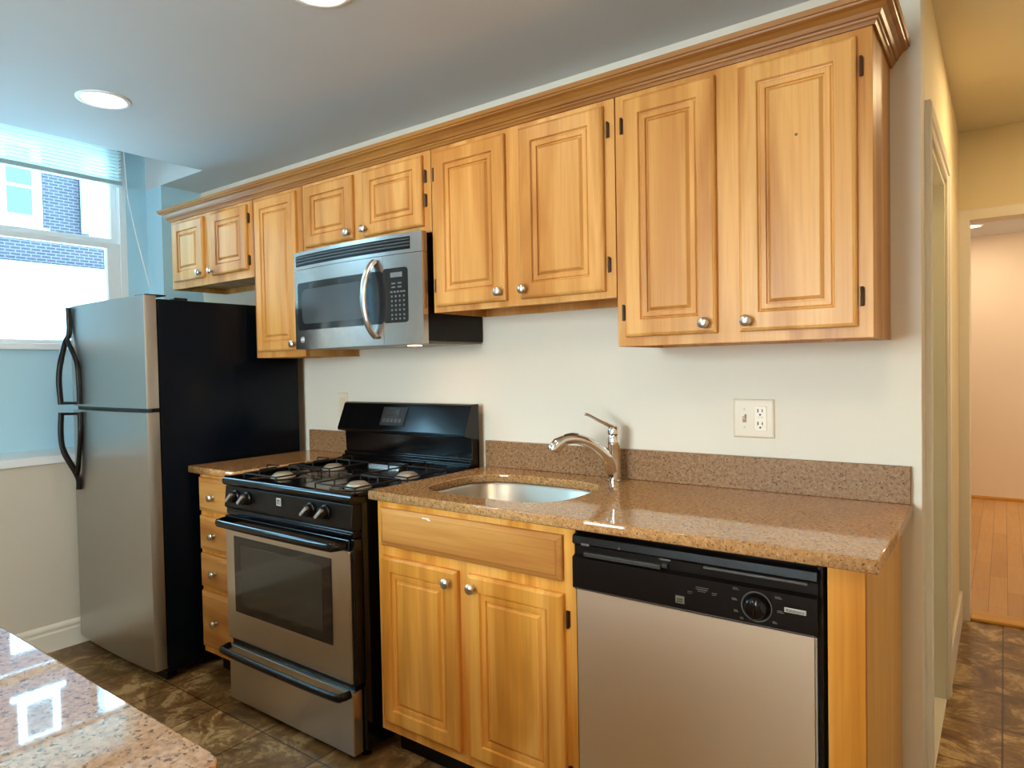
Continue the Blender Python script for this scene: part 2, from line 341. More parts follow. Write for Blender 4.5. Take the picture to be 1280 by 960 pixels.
struct(MB().box(4.95, 4.995, 3.5, 3.58, 0.8, 2.2).box(4.95, 4.995, 4.82, 4.9, 0.8, 2.2).box(4.95, 4.995, 3.58, 4.82, 2.12, 2.2).box(4.94, 4.995, 3.58, 4.82, 0.8, 0.88).build('added_window_frame', WINP))  # unseen frame added around the bedroom fill lamp
struct(MB().box(1.3, 5.1, 2.0, 5.6, 2.44, 2.5).build('ceiling_bedroom', CEILP))
struct(MB().box(1.4, 5.0, 5.48, 5.5, 0.004, 0.03, 0.003).build('baseboard_bedroom', OAK))

# ------------------------------------------------------------------ window with two sashes
def window(name, WY0, WY1):
    win = struct(MB().box(XW-0.13, XW-0.002, WY1-0.022, WY1, WZ0+0.004, WZ1-0.03).box(XW-0.13, XW-0.002, WY0, WY0+0.022, WZ0+0.004, WZ1-0.03).box(XW-0.13, XW-0.002, WY0, WY1, WZ1-0.03, WZ1)
        .box(XW-0.13, XW+0.03, WY0-0.03, WY1+0.03, WZ0-0.028, WZ0+0.004, 0.004).box(XW-0.012, XW-0.0025, WY1-0.034, WY1-0.022, WZ0+0.004, WZ1-0.03).build(name, WINP))
    def sash(name, x0, x1, z0, z1, st, bot, top):
        a, b = WY0+0.0225, WY1-0.0225
        f = MB().box(x0, x1, b-st, b, z0, z1, 0.003).box(x0, x1, a, a+st, z0, z1, 0.003).box(x0+0.0004, x1-0.0004, a+0.001, b-0.001, z0-0.0004, z0+bot, 0.003).box(x0+0.0004, x1-0.0004, a+0.001, b-0.001, z1-top, z1+0.0004, 0.003).build(name, WINP, win)
        MB().box((x0+x1)/2-0.002, (x0+x1)/2+0.002, a+st-0.004, b-st+0.004, z0+bot-0.004, z1-top+0.004).build('window_pane', GLASS, f)
    sash('lower_sash', XW-0.06, XW-0.022, 1.480, 2.045, 0.075, 0.022, 0.030)
    sash('upper_sash', XW-0.102, XW-0.064, 2.036, 2.59, 0.032, 0.042, 0.04)
window('window_1', WY0, WY1)
window('window_3', VY0, VY1)
# blind
bl = thing('window_blind', 'white slatted blind pulled up at the top of the window', 'blind', (-1.05, -0.85, 2.36))
MB().box(-1.08, -1.03, -1.345, -0.385, 2.585, 2.618, 0.003).build('head_rail', SLAT, bl)
MB().box(-1.075, -1.030, -1.34, -0.39, 2.352, 2.376, 0.004).build('bottom_rail', mat('blind_rail_grey', (0.45, 0.55, 0.56), 0.4), bl)
for k in range(11):
    z = 2.388 + k*0.0182
    MB().prism([(-1.078, z), (-1.054, z+0.005), (-1.029, z+0.001), (-1.029, z+0.003), (-1.054, z+0.0075), (-1.078, z+0.002)], -1.34, -0.39, 'y').build('slat', SLAT, bl)
MB().tube([(-1.045, -0.372, 2.585), (-1.03, -0.366, 2.30), (-1.015, -0.335, 2.1), (-0.98, -0.285, 1.80)], 0.0035, 6).build('tilt_wand', WINP, bl, True)

# ------------------------------------------------------------------ outside
S = 2.2035
def fy(y): return -2.148 + S*(y+2.148)
def fz(z): return 1.312 + S*(z-1.312)
XF = -16.7
nb = thing('brick_building', 'brick house with purple haze tinted into its colour, seen through the upper window panes', 'building', (XF, 2, -3))
MB().box(XF-3, XF, 1.0, 5.75, fz(2.60), 12.5).box(XF-3, XF, 5.75, 9.5, fz(2.60), fz(2.95)).build('brick_wall', BRICK, nb)
MB().box(XF-3, XF+0.02, 1.0, 9.5, -3, fz(2.52)).build('white_ground_storey', STUCCO, nb)
MB().box(XF-3, XF+0.12, 1.0, 9.5, fz(2.52), fz(2.60), 0.02).build('string_course', PIPE, nb)
MB().box(XF, XF+0.10, 3.55, 4.80, fz(3.0)-0.10, fz(3.0), 0.01).box(XF, XF+0.07, 3.66, 4.66, fz(3.0), 7.3, 0.01).build('window_frame', WHITE, nb)
MB().box(XF+0.05, XF+0.08, 3.90, 4.44, fz(3.13), 5.98).box(XF+0.05, XF+0.08, 3.90, 4.44, 6.05, 7.0).build('window_glass', EXGLASS, nb)
MB().box(XF, XF+0.10, 3.60, 4.80, 8.40, 8.50, 0.01).box(XF, XF+0.07, 3.76, 4.66, 8.50, 10.5, 0.01).build('window_frame', WHITE, nb)
MB().box(XF+0.05, XF+0.08, 3.92, 4.50, 8.66, 9.50).box(XF+0.05, XF+0.08, 3.92, 4.50, 9.57, 10.35).build('window_glass', EXGLASS, nb)
MB().box(XF+0.021, XF+0.03, 3.9, 4.35, 3.05, 3.7).build('window_glass', mat('exterior_pale_glass', (0.7, 0.82, 0.82), 0.3), nb)
MB().tube([(XF+0.12, 5.62, fz(3.0)), (XF+0.12, 5.60, 12.4)], 0.10, 12).build('downpipe', PIPE, nb, True)
tag(MB().box(XF-6, XF-3.2, 5.2, 11, -3, 9, 0.02).build('white_building', STUCCO), 'bright white house wall beyond the brick house corner', 'building')
tag(MB().box(XF-5, XF-1, -45, 0.9, -3, 7.0, 0.03).build('added_grey_block', mat('added_block_grey', (0.060, 0.052, 0.045), 0.85)), 'low unseen grey block added to dim sky reflections, left of the brick house', 'building')  # unseen block added so the microwave reflects grey instead of bright sky
struct(MB().box(-40, -1.6, -60, 30, -3.1, -3.0).build('ground_outside', GROUND))

# ------------------------------------------------------------------ shared small parts
def knob_mesh():
    m = MB().lathe([(0.0075, 0), (0.0075, -0.003), (0.005, -0.006), (0.005, -0.012), (0.012, -0.016), (0.0155, -0.020), (0.0155, -0.023), (0.012, -0.027), (0.004, -0.029)], axis='y', n=20)
    return m
def hinge_mesh():
    return MB().box(-0.004, 0.005, -0.006, 0.002, -0.022, 0.022, 0.001).tube([(0.0, -0.007, -0.024), (0.0, -0.007, 0.024)], 0.0038, 8)
KN = {}
def knob(parent, x, y, z, name='knob'):
    if 'k' not in KN:
        o = knob_mesh().build(name, NICKEL, None, True); KN['k'] = o; o.parent = parent
        o.location = Vector((x, y, z)) - ORG[parent.name]; return o
    return put(KN['k'], parent, (x, y, z))
def hinge(parent, x, y, z):
    if 'h' not in KN:
        o = hinge_mesh().build('hinge', BRONZE, None, True); KN['h'] = o; o.parent = parent
        o.location = Vector((x, y, z)) - ORG[parent.name]; return o
    return put(KN['h'], parent, (x, y, z))
def ringset(m, x0, x1, z0, z1, rs):
    loops = [[(x0+i, y, z0+i), (x1-i, y, z0+i), (x1-i, y, z1-i), (x0+i, y, z1-i)] for i, y in rs]
    return m.rings(loops)
def cab_door(parent, x0, x1, z0, z1, yb, yf, kx=None, kz=None, hx=None, hz=(), fr=0.052, material=None):
    rs = [(0, yb), (0, yf+0.007), (0.003, yf+0.003), (0.009, yf), (fr-0.003, yf), (fr, yf+0.007), (fr+0.003, yf+0.008), (fr+0.006, yf+0.004), (fr+0.018, yf+0.0045), (fr+0.0195, yf+0.0105), (fr+0.0225, yf+0.0105), (fr+0.029, yf+0.003), (fr+0.031, yf+0.0015)]
    d = ringset(MB(), x0, x1, z0, z1, rs).build('cabinet_door', material or WOOD, parent)
    if kx is not None: knob(d, kx, yf, kz)
    for z in hz: hinge(d, hx, yb, z)
    return d
def drawer(parent, x0, x1, z0, z1, yb, yf, kx=None, kz=None, name='drawer_front'):
    d = ringset(MB(), x0, x1, z0, z1, [(0, yb), (0, yf+0.009), (0.004, yf+0.006), (0.014, yf+0.003), (0.017, yf)]).build(name, WOODH, parent)
    if kx is not None: knob(d, kx, yf, kz)
    return d

# ------------------------------------------------------------------ wall cabinets
YF, YD = -0.305, -0.323
def wall_cabinet(label, x0, x1, z0, z1=2.128):
    t = thing('wall_cabinet', label, 'cabinet', ((x0+x1)/2, -0.002, z0), 'honey wood wall cabinets')
    e = 0.0008; a, b = x0+e, x1-e
    MB().box(a, a+0.014, YF+0.019, -0.002, z0, z1).box(b-0.014, b, YF+0.019, -0.002, z0, z1).box(a+0.014, b-0.014, YF+0.019, -0.002, z1-0.014, z1).box(a+0.014, b-0.014, YF+0.019, -0.014, z0+0.028, z0+0.04).box(a+0.014, b-0.014, -0.014, -0.002, z0, z1-0.014).build('cabinet_box', WOOD, t)
    MB().box(a, b, YF, YF+0.019, z0, z1, 0.0012).build('face_frame', WOOD, t)
    return t
t = wall_cabinet('short two-door wooden cabinet high above the black refrigerator', -0.685, 0.066, 1.757)
cab_door(t, -0.645, -0.352, 1.795, 2.100, YF, YD, -0.372, 1.818, -0.648, (), 0.048)
cab_door(t, -0.278, 0.028, 1.795, 2.100, YF, YD, -0.262, 1.815, 0.036, (1.838, 2.035), 0.048)
t = wall_cabinet('tall narrow one-door wooden cabinet left of the microwave', 0.068, 0.436, 1.377)
cab_door(t, 0.098, 0.400, 1.405, 2.100, YF, YD, 0.384, 1.432, None, (), 0.045)
t = wall_cabinet('short two-door wooden cabinet directly above the microwave', 0.438, 1.195, 1.816)
cab_door(t, 0.466, 0.775, 1.842, 2.100, YF, YD, 0.757, 1.868, None, (), 0.046)
cab_door(t, 0.838, 1.160, 1.842, 2.100, YF, YD, 0.856, 1.868, 1.170, (1.934, 2.022), 0.046)
t = wall_cabinet('medium two-door wooden cabinet above the sink beside the microwave', 1.197, 1.946, 1.517)
cab_door(t, 1.220, 1.538, 1.538, 2.098, YF, YD, 1.517, 1.568, 1.212, (1.615, 2.02))
cab_door(t, 1.598, 1.912, 1.538, 2.098, YF, YD, 1.618, 1.568, 1.924, (1.618, 2.024))
t = wall_cabinet('tallest two-door wooden cabinet at the right end above the dishwasher', 1.948, 2.637, 1.368)
cab_door(t, 1.980, 2.255, 1.396, 2.098, YF, YD, 2.226, 1.424, 1.970, (1.469, 2.024))
cab_door(t, 2.318, 2.602, 1.396, 2.098, YF, YD, 2.340, 1.424, 2.612, (1.469, 2.024))
MB().lathe([(0.004, YD+0.0008), (0.0035, YD+0.0011), (0.0005, YD+0.0011)], (2.466, 0, 1.889), 'y', 9).build('wood_knot', mat('wood_knot_brown', (0.13, 0.05, 0.015), 0.5), t)['label'] = 'small dark knot'
# crown moulding wrapped round the row
def crown():
    pf = [(0.0005, 2.116), (0.006, 2.116), (0.009, 2.123), (0.013, 2.126), (0.014, 2.131), (0.019, 2.133), (0.023, 2.142), (0.032, 2.152), (0.042, 2.157), (0.044, 2.162), (0.048, 2.163), (0.050, 2.176), (0.0005, 2.176)]
    x0, x1, yf, yb = -0.685, 2.637, YF, -0.002
    return MB().rings([[(x0-o, yb, z) for o, z in pf], [(x0-o, yf-o, z) for o, z in pf], [(x1+o, yf-o, z) for o, z in pf], [(x1+o, yb, z) for o, z in pf]])
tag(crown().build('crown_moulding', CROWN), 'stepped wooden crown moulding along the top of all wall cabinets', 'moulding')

# ------------------------------------------------------------------ base cabinets
YB, YBD = -0.61, -0.63
t = thing('base_cabinet', 'two-door wooden sink base cabinet between stove and dishwasher', 'cabinet', (1.585, -0.002, 0))
MB().box(1.203, 1.217, -0.59, -0.002, 0.10, 0.882).box(1.955, 1.969, -0.59, -0.002, 0.10, 0.882).box(1.217, 1.955, -0.59, -0.002, 0.10, 0.115).box(1.217, 1.955, -0.014, -0.002, 0.115, 0.86).build('cabinet_box', WOODB, t)
MB().box(1.205, 1.967, -0.53, -0.51, 0, 0.10).build('toe_kick', BLACKM, t)
MB().box(1.203, 1.969, YB, -0.59, 0.105, 0.882, 0.0012).build('face_frame', WOODB, t)
drawer(t, 1.228, 1.932, 0.732, 0.857, YB, YBD, name='false_drawer_front')
cab_door(t, 1.226, 1.560, 0.142, 0.698, YB, YBD, 1.531, 0.648+0.015, None, (), 0.05, WOODB)
cab_door(t, 1.600, 1.934, 0.142, 0.698, YB, YBD, 1.628, 0.663, 1.944, (0.205, 0.630), 0.05, WOODB)
MB().box(1.425, 1.455, YBD-0.0006, YBD+0.001, 0.8435, 0.8475, 0.0004).box(1.448, 1.460, YBD-0.0006, YBD+0.001, 0.840, 0.843, 0.0004).build('paint_chip', mat('chip_pale', (0.85, 0.78, 0.66), 0.5), t)['label'] = 'small pale scratch on the top edge'
t = thing('drawer_cabinet', 'narrow wooden base cabinet with four drawers between refrigerator and stove', 'cabinet', (0.25, -0.002, 0))
MB().box(0.088, 0.411, -0.59, -0.002, 0.10, 0.882).build('cabinet_box', WOODB, t)
MB().box(0.09, 0.409, -0.53, -0.51, 0, 0.10).build('toe_kick', BLACKM, t)
MB().box(0.088, 0.411, YB, -0.59, 0.105, 0.882, 0.0012).build('face_frame', WOODB, t)
for z0, z1, kz in ((0.722, 0.866, 0.790), (0.556, 0.700, 0.628), (0.395, 0.538, 0.467), (0.135, 0.376, 0.258)):
    drawer(t, 0.098, 0.400, z0, z1, YB, YBD, 0.222, kz)
t = thing('end_panel', 'plain wooden end panel closing the counter right of the dishwasher', 'panel', (2.62, -0.002, 0))
MB().box(2.588, 2.660, YB, -0.59, 0, 0.882, 0.0012).build('stile', WOODB, t)
MB().box(2.642, 2.660, -0.589, -0.002, 0, 0.882).build('side_board', wood('plain_birch_side', False, (0.82, 0.46, 0.13), (0.78, 0.42, 0.11), (0.72, 0.37, 0.085), 0.2), t)

# ------------------------------------------------------------------ counters
def slab(name, outer, holes, z0, z1, bev=0.004, parent=None, stone=None):
    cu = bpy.data.curves.new(name, 'CURVE'); cu.dimensions = '2D'; cu.fill_mode = 'BOTH'; cu.extrude = (z1-z0)/2-bev; cu.bevel_depth = bev; cu.bevel_resolution = 2; cu.offset = -bev
    for lp in [outer]+holes:
        sp = cu.splines.new('POLY'); sp.points.add(len(lp)-1); sp.use_cyclic_u = True
        for p, (x, y) in zip(sp.points, lp): p.co = (x, y, 0, 1)
    o = bpy.data.objects.new(name+'_c', cu); C.objects.link(o); bpy.context.view_layer.update()
    me = bpy.data.meshes.new_from_object(o.evaluated_get(bpy.context.evaluated_depsgraph_get())); bpy.data.objects.remove(o); bpy.data.curves.remove(cu)
    o0 = ORG[parent.name] if parent else Vector((0, 0, 0))
    for v in me.vertices: v.co.z += (z0+z1)/2; v.co -= o0
    me.materials.clear(); me.materials.append(stone or GRAN); me.name = name
    ob = bpy.data.objects.new(name, me); C.objects.link(ob)
    if parent: ob.parent = parent; ORG[ob.name] = o0
    return ob
SCX, SCY, SA, SB = 1.572, -0.345, 0.272, 0.205
def sup(a, b, n=48, e=2.0/3.4):
    r = []
    for i in range(n):
        t_ = 2*PI*i/n; c, s_ = math.cos(t_), math.sin(t_)
        r.append((SCX+a*math.copysign(abs(c)**e, c), SCY+b*math.copysign(abs(s_)**e, s_)))
    return r
t = thing('countertop', 'long speckled brown stone countertop over sink and dishwasher', 'countertop', (1.94, -0.32, 0.884))
slab('stone_slab', [(1.199, -0.647), (2.690, -0.647), (2.690, -0.002), (1.199, -0.002)], [sup(SA, SB)[::-1]], 0.884, 0.914, 0.004, t)
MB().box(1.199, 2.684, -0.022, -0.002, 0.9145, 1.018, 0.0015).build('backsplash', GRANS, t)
t = thing('countertop', 'short speckled brown stone countertop between refrigerator and stove', 'countertop', (0.23, -0.32, 0.884))
slab('stone_slab', [(0.060, -0.647), (0.412, -0.647), (0.412, -0.002), (0.060, -0.002)], [], 0.884, 0.914, 0.004, t)
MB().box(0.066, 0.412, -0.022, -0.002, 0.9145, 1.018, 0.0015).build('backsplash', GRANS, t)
# sink
sk = thing('kitchen_sink', 'undermount stainless steel sink bowl set in the countertop', 'sink', (SCX, SCY, 0.70))
def supz(a, b, z): return [(x, y, z) for x, y in sup(a, b)]
MB().rings([supz(SA+0.02, SB+0.02, 0.8835), supz(SA+0.004, SB+0.004, 0.8835), supz(SA-0.002, SB-0.002, 0.875), supz(SA-0.012, SB-0.012, 0.74), supz(SA-0.03, SB-0.03, 0.712), supz(SA-0.06, SB-0.06, 0.704), supz(0.03, 0.03, 0.700)], False, True).build('basin', SINKM, sk, True)
MB().lathe([(0.042, 0.7035), (0.040, 0.7055), (0.030, 0.7045), (0.004, 0.7045)], (SCX, SCY, 0), n=24).build('drain', CHROME, sk, True)
# faucet
fx, fyy = 1.812, -0.082
fa = thing('kitchen_faucet', 'chrome single-lever faucet arching over the sink', 'faucet', (fx, fyy, 0.914))
MB().lathe([(0.0255, 0.9145), (0.0255, 0.919), (0.0225, 0.922), (0.0215, 0.98), (0.0205, 1.035), (0.0215, 1.038), (0.0215, 1.062), (0.018, 1.072)], (fx, fyy, 0)).build('body', CHROME, fa, True)
MB().lathe([(0.012, 1.0725), (0.0215, 1.076), (0.0225, 1.088), (0.019, 1.101), (0.011, 1.108), (0.004, 1.110)], (fx, fyy, 0)).build('handle_cap', CHROME, fa, True)
MB().tube(smooth_path([(fx+0.002, fyy-0.002, 1.100), (fx-0.012, fyy-0.020, 1.110), (fx-0.035, fyy-0.038, 1.124), (fx-0.062, fyy-0.055, 1.142), (fx-0.078, fyy-0.064, 1.148)], 4), [0.0125]*3+[0.0105]*3+[0.009]*4+[0.0082]*4+[0.009, 0.008, 0.005], 12, (0.7, 1.15)).build('lever', CHROME, fa, True)
sp = smooth_path([(fx-0.004, fyy-0.008, 0.950), (1.800, -0.118, 1.000), (1.782, -0.150, 1.035), (1.757, -0.185, 1.060), (1.727, -0.213, 1.069), (1.700, -0.236, 1.062), (1.686, -0.250, 1.050)], 5)
MB().tube(sp, [0.022-0.0045*min(1, i/12) for i in range(len(sp))], 14).build('spout', CHROME, fa, True)
MB().tube([(1.704, -0.233, 1.064), (1.690, -0.246, 1.054), (1.680, -0.258, 1.034), (1.678, -0.261, 1.028)], [0.018, 0.0225, 0.0235, 0.020], 16).build('spray_head', CHROME, fa, True)
MB().tube(smooth_path([(1.742, -0.202, 1.083), (1.724, -0.218, 1.086), (1.706, -0.234, 1.081)], 4), 0.0045, 8, (0.6, 1.3)).build('spray_button', BRONZE, fa, True)
MB().lathe([(0.008, -0.0235), (0.008, -0.0215), (0.003, -0.0212)], (fx, fyy, 0.936), 'y', 16).build('body_badge', BRONZE, fa, True)

# ------------------------------------------------------------------ outlets
def outlet_plate(x0, x1, z0, z1):
    return ringset(MB(), x0, x1, z0, z1, [(0, -0.0008), (0, -0.003), (0.002, -0.005), (0.006, -0.0062)])
t = thing('outlet_plate', 'almond double plate with light switch and two-socket outlet above the counter', 'outlet', (2.26, -0.001, 1.138))
outlet_plate(2.197, 2.322, 1.077, 1.198).build('cover_plate', PLATE, t)
g = MB().box(2.263, 2.300, -0.0085, -0.006, 1.100, 1.176, 0.001).build('receptacle', PLATE2, t)
for cz in (1.157, 1.117):
    MB().box(2.2725, 2.2755, -0.0092, -0.008, cz, cz+0.011).box(2.286, 2.2885, -0.0092, -0.008, cz+0.001, cz+0.010).lathe([(0.003, -0.0092), (0.003, -0.008)], (2.2808, 0, cz-0.007), 'y', 12).build('socket_holes', DARK, g)
MB().box(2.273, 2.290, -0.0092, -0.0085, 1.139, 1.144, 0.0005).build('test_button', PLATE, g)
MB().box(2.226, 2.238, -0.0072, -0.0058, 1.125, 1.150).build('switch_slot', mat('switch_slot_tan', (0.30, 0.19, 0.11), 0.5), t)
MB().prism([(-0.006, 1.132), (-0.006, 1.148), (-0.017, 1.152), (-0.018, 1.146)], 2.228, 2.236, 'x').build('toggle', PLATE2, t)
for z in (1.166, 1.110): MB().lathe([(0.0028, -0.0075), (0.0028, -0.0058)], (2.232, 0, z), 'y', 10).build('screw', LGREY, t)
t = thing('outlet_plate', 'small white outlet plate low behind the left end of the stove back', 'outlet', (0.305, -0.001, 1.15))
outlet_plate(0.270, 0.345, 1.085, 1.205).build('cover_plate', PLATE2, t)
MB().box(0.29, 0.325, -0.0085, -0.006, 1.11, 1.18, 0.001).build('receptacle', PLATE, t)

# ------------------------------------------------------------------ refrigerator
fr = thing('refrigerator', 'tall top-freezer refrigerator with stainless doors and black sides', 'refrigerator', (-0.34, -0.40, 0))
FX0, FX1 = -0.706, 0.032
MB().box(FX0+0.004, FX1-0.002, -0.742, -0.05, 0.035, 1.628, 0.006).build('cabinet', BLACKF, fr, True)
def fdoor(z0, z1):
    n = 14; top = []; 
    pr_ = []
    for i in range(n+1):
        u = i/n; x = FX0+(FX1-FX0)*u; pr_.append((x, -0.798-0.012*(1-(2*u-1)**2)))
    pr_ = [(FX0, -0.748), (FX0, -0.790)] + [(FX0+0.004, -0.796)] + pr_[1:-1] + [(FX1-0.004, -0.797), (FX1, -0.790), (FX1, -0.748)]
    return MB().prism(pr_, z0, z1, 'z')
fdoor(1.168, 1.640).build('freezer_door', STEELF, fr, True)
fdoor(0.062, 1.150).build('refrigerator_door', STEELF, fr, True)
MB().box(FX0+0.006, FX1-0.006, -0.775, -0.744, 1.1505, 1.1675).build('door_gasket', BLACKM, fr)
MB().box(FX0+0.02, FX1-0.02, -0.740, -0.72, 0.004, 0.034).build('kick_plate', BLACKM, fr)
MB().box(FX1-0.10, FX1-0.01, -0.79, -0.70, 1.6405, 1.646, 0.002).box(FX1-0.06, FX1-0.02, -0.66, -0.60, 1.629, 1.64, 0.003).build('hinge_cover', BLACKM, fr)
for x in (FX0+0.06, FX1-0.06):
    for y in (-0.70, -0.12): MB().lathe([(0.02, 0.001), (0.02, 0.012), (0.009, 0.014), (0.009, 0.036)], (x, y, 0), n=12).build('foot', BLACKM, fr, True)
def fr_handle(zj, zc, zm, zt, s, xe):
    # inner leg lies on the door, outer grip stands off; they run together in a V and end in one strip
    yb = -0.809
    xm = xe + (-0.005 if s > 0 else 0.0)
    a = [(-0.583, yb-0.005, zj), (-0.583, yb-0.006, zj+s*(abs(zc-zj)*0.55)), (-0.598, yb-0.006, zc), (xm+0.010, yb-0.010, zm), (xm+0.002, yb-0.012, zm+s*0.022)]
    b = [(-0.650, -0.866, zj), (-0.653, -0.870, zj+s*(abs(zc-zj)*0.55)), (-0.650, -0.862, zc), (xm-0.008, yb-0.020, zm), (xe, yb-0.004, zm+s*0.05), (xe, yb-0.004, zt)]
    m = MB(); pa = smooth_path(a, 5); pb = smooth_path(b, 5)
    m.tube(pa, 0.0115, 10, (1.0, 0.9)); m.tube(pb, [0.0125]*10+[0.0135]*5+[0.0125]*(len(pb)-15), 10)
    m.tube([(-0.652, -0.864, zj+s*0.006), (-0.620, -0.845, zj+s*0.006), (-0.585, yb-0.005, zj+s*0.006)], 0.007, 8)
    return m
fr_handle(1.178, 1.375, 1.465, 1.632, 1, -0.672).build('freezer_handle', BLACKM, fr, 50)
fr_handle(1.140, 0.960, 0.870, 0.775, -1, -0.622).build('refrigerator_handle', BLACKM, fr, 50)

# ------------------------------------------------------------------ stove
rg = thing('gas_stove', 'freestanding gas stove with stainless oven door and black cooktop', 'stove', (0.795, -0.36, 0))
RX0, RX1 = 0.418, 1.176
MB().box(RX0, RX1, -0.655, -0.035, 0.035, 0.872, 0.003).build('body', BLACK, rg)
MB().prism([(-0.655, 0.872), (-0.694, 0.872), (-0.702, 0.878), (-0.704, 0.892), (-0.698, 0.903), (-0.686, 0.908), (-0.672, 0.904), (-0.664, 0.893), (-0.105, 0.893), (-0.105, 0.872)], RX0+0.002, RX1-0.002, 'x').box(RX0+0.002, RX0+0.014, -0.69, -0.105, 0.893, 0.905, 0.003).box(RX1-0.014, RX1-0.002, -0.69, -0.105, 0.893, 0.905, 0.003).build('cooktop', BLACK, rg, 50)
# control panel
cp = MB().prism([(-0.655, 0.782), (-0.692, 0.782), (-0.698, 0.790), (-0.690, 0.868), (-0.655, 0.871)], RX0+0.004, RX1-0.004, 'x', 0.0015).build('control_panel', BLACKM, rg)
def stove_knob(x, z):
    k = MB().lathe([(0.026, 0), (0.026, -0.006), (0.0215, -0.010), (0.020, -0.025), (0.017, -0.028), (0.003, -0.028)], (x, -0.694, z), 'y', 20).build('knob', BLACKM, cp, True)
    q = MB(); q.box(-0.006, 0.006, -0.014, 0, -0.023, 0.023, 0.003); 
    bmesh.ops.rotate(q.bm, verts=q.bm.verts[:], cent=(0, 0, 0), matrix=Matrix.Rotation(R(50), 3, 'Y'))
    for v in q.bm.verts: v.co += Vector((x, -0.718, z))
    q.build('grip', mat('knob_grip_grey', (0.30, 0.28, 0.26), 0.3) if 'kg' not in KN else KN['kg'], k, True)
KN['kg'] = mat('knob_grip_grey', (0.26, 0.245, 0.23), 0.3)
for x in (0.500, 0.578, 0.960, 1.040): stove_knob(x, 0.832)
MB().box(0.763, 0.789, -0.6975, -0.694, 0.826, 0.854).build('badge', LGREY, cp)
MB().box(0.767, 0.785, -0.6982, -0.6975, 0.832, 0.835).box(0.767, 0.785, -0.6982, -0.6975, 0.838, 0.841).box(0.767, 0.785, -0.6982, -0.6975, 0.844, 0.848).build('badge_bars', DARK, cp)
# vent slots under the panel
MB().box(RX0+0.006, RX1-0.006, -0.690, -0.655, 0.757, 0.780, 0.002).box(RX0+0.012, RX1-0.012, -0.694, -0.688, 0.765, 0.772, 0.001).build('vent_trim', BLACK, rg)
# oven door
dx0, dx1 = 0.426, 1.158
od = MB().box(dx0, dx1, -0.699, -0.657, 0.272, 0.716, 0.004).build('oven_door', STEEL, rg)
MB().box(dx0, dx1, -0.700, -0.657, 0.7165, 0.755, 0.004).build('door_top_strip', BLACK, od)
MB().box(dx1+0.0005, dx1+0.016, -0.690, -0.657, 0.272, 0.755, 0.002).build('door_side_trim', BLACK, od)
MB().box(0.486, 1.066, -0.7015, -0.6995, 0.384, 0.680, 0.0006).build('oven_window', GLASSB, od)
MB().box(0.532, 1.020, -0.7025, -0.7018, 0.420, 0.650, 0.0002).build('window_glass', GLASSO, od)
hp = smooth_path([(0.440, -0.702, 0.735), (0.452, -0.738, 0.735), (0.49, -0.748, 0.735), (0.79, -0.752, 0.735), (1.09, -0.748, 0.735), (1.128, -0.738, 0.735), (1.140, -0.702, 0.735)], 6)
MB().tube(hp, 0.0135, 12, (1.15, 0.8)).build('door_handle', BLACK, od, True)
# storage drawer
dr = MB().box(0.430, 1.160, -0.699, -0.657, 0.030, 0.243, 0.004).build('storage_drawer', STEEL, rg)
MB().box(0.436, 1.154, -0.685, -0.657, 0.2435, 0.268).build('drawer_gap_strip', BLACKM, dr)
hp = smooth_path([(0.436, -0.700, 0.238), (0.442, -0.728, 0.238), (0.475, -0.742, 0.236), (0.79, -0.744, 0.234), (1.10, -0.742, 0.236), (1.140, -0.728, 0.238), (1.146, -0.700, 0.238)], 6)
MB().tube(hp, 0.013, 12, (1.1, 0.8)).build('drawer_handle', BLACKM, dr, True)
for x in (0.46, 1.13):
    for y in (-0.62, -0.10): MB().lathe([(0.018, 0.0005), (0.018, 0.010), (0.008, 0.012), (0.008, 0.036)], (x, y, 0), n=12).build('foot', BLACKM, rg, True)
# back guard
bp = [(-0.035, 0.873), (-0.035, 1.166), (-0.072, 1.166), (-0.082, 1.160), (-0.128, 1.050), (-0.126, 1.040), (-0.082, 1.028), (-0.078, 0.945), (-0.090, 0.940), (-0.090, 0.926), (-0.104, 0.922), (-0.104, 0.873)]
bgd = MB().prism(bp, RX0-0.002, RX1+0.004, 'x', 0.0012).build('back_guard', BLACK, rg)
# clock with buttons, lying on the sloped face
def slope(x, s): return Vector((x, -0.082-0.046*s-0.0018, 1.160-0.110*s+0.0008))
def onslope(name, x0, x1, s0, s1, m_, th=0.002):
    b = MB(); nrm = Vector((0, -0.92, 0.385))*th
    lo = [slope(x0, s0), slope(x1, s0), slope(x1, s1), slope(x0, s1)]
    return b.rings([[p-nrm*0.6 for p in lo], [p+nrm*0.5 for p in lo]]).build(name, m_, bgd)
onslope('clock_panel', 0.690, 0.835, 0.12, 0.82, mat('clock_panel_black', (0.02, 0.019, 0.018), 0.45), 0.002)
onslope('clock_display', 0.728, 0.796, 0.22, 0.46, GREY if False else mat('clock_display_grey', (0.05, 0.052, 0.05), 0.2), 0.005)
for k, x in enumerate((0.704, 0.728, 0.752, 0.776, 0.800)): onslope('clock_button', x, x+0.016, 0.56, 0.70, DGREY, 0.005)
# oven vent cover
MB().prism([(-0.205, 0.8935), (-0.195, 0.912), (-0.150, 0.918), (-0.135, 0.8935)], 0.70, 0.885, 'x', 0.001).build('vent_cover', STEELMW, rg)
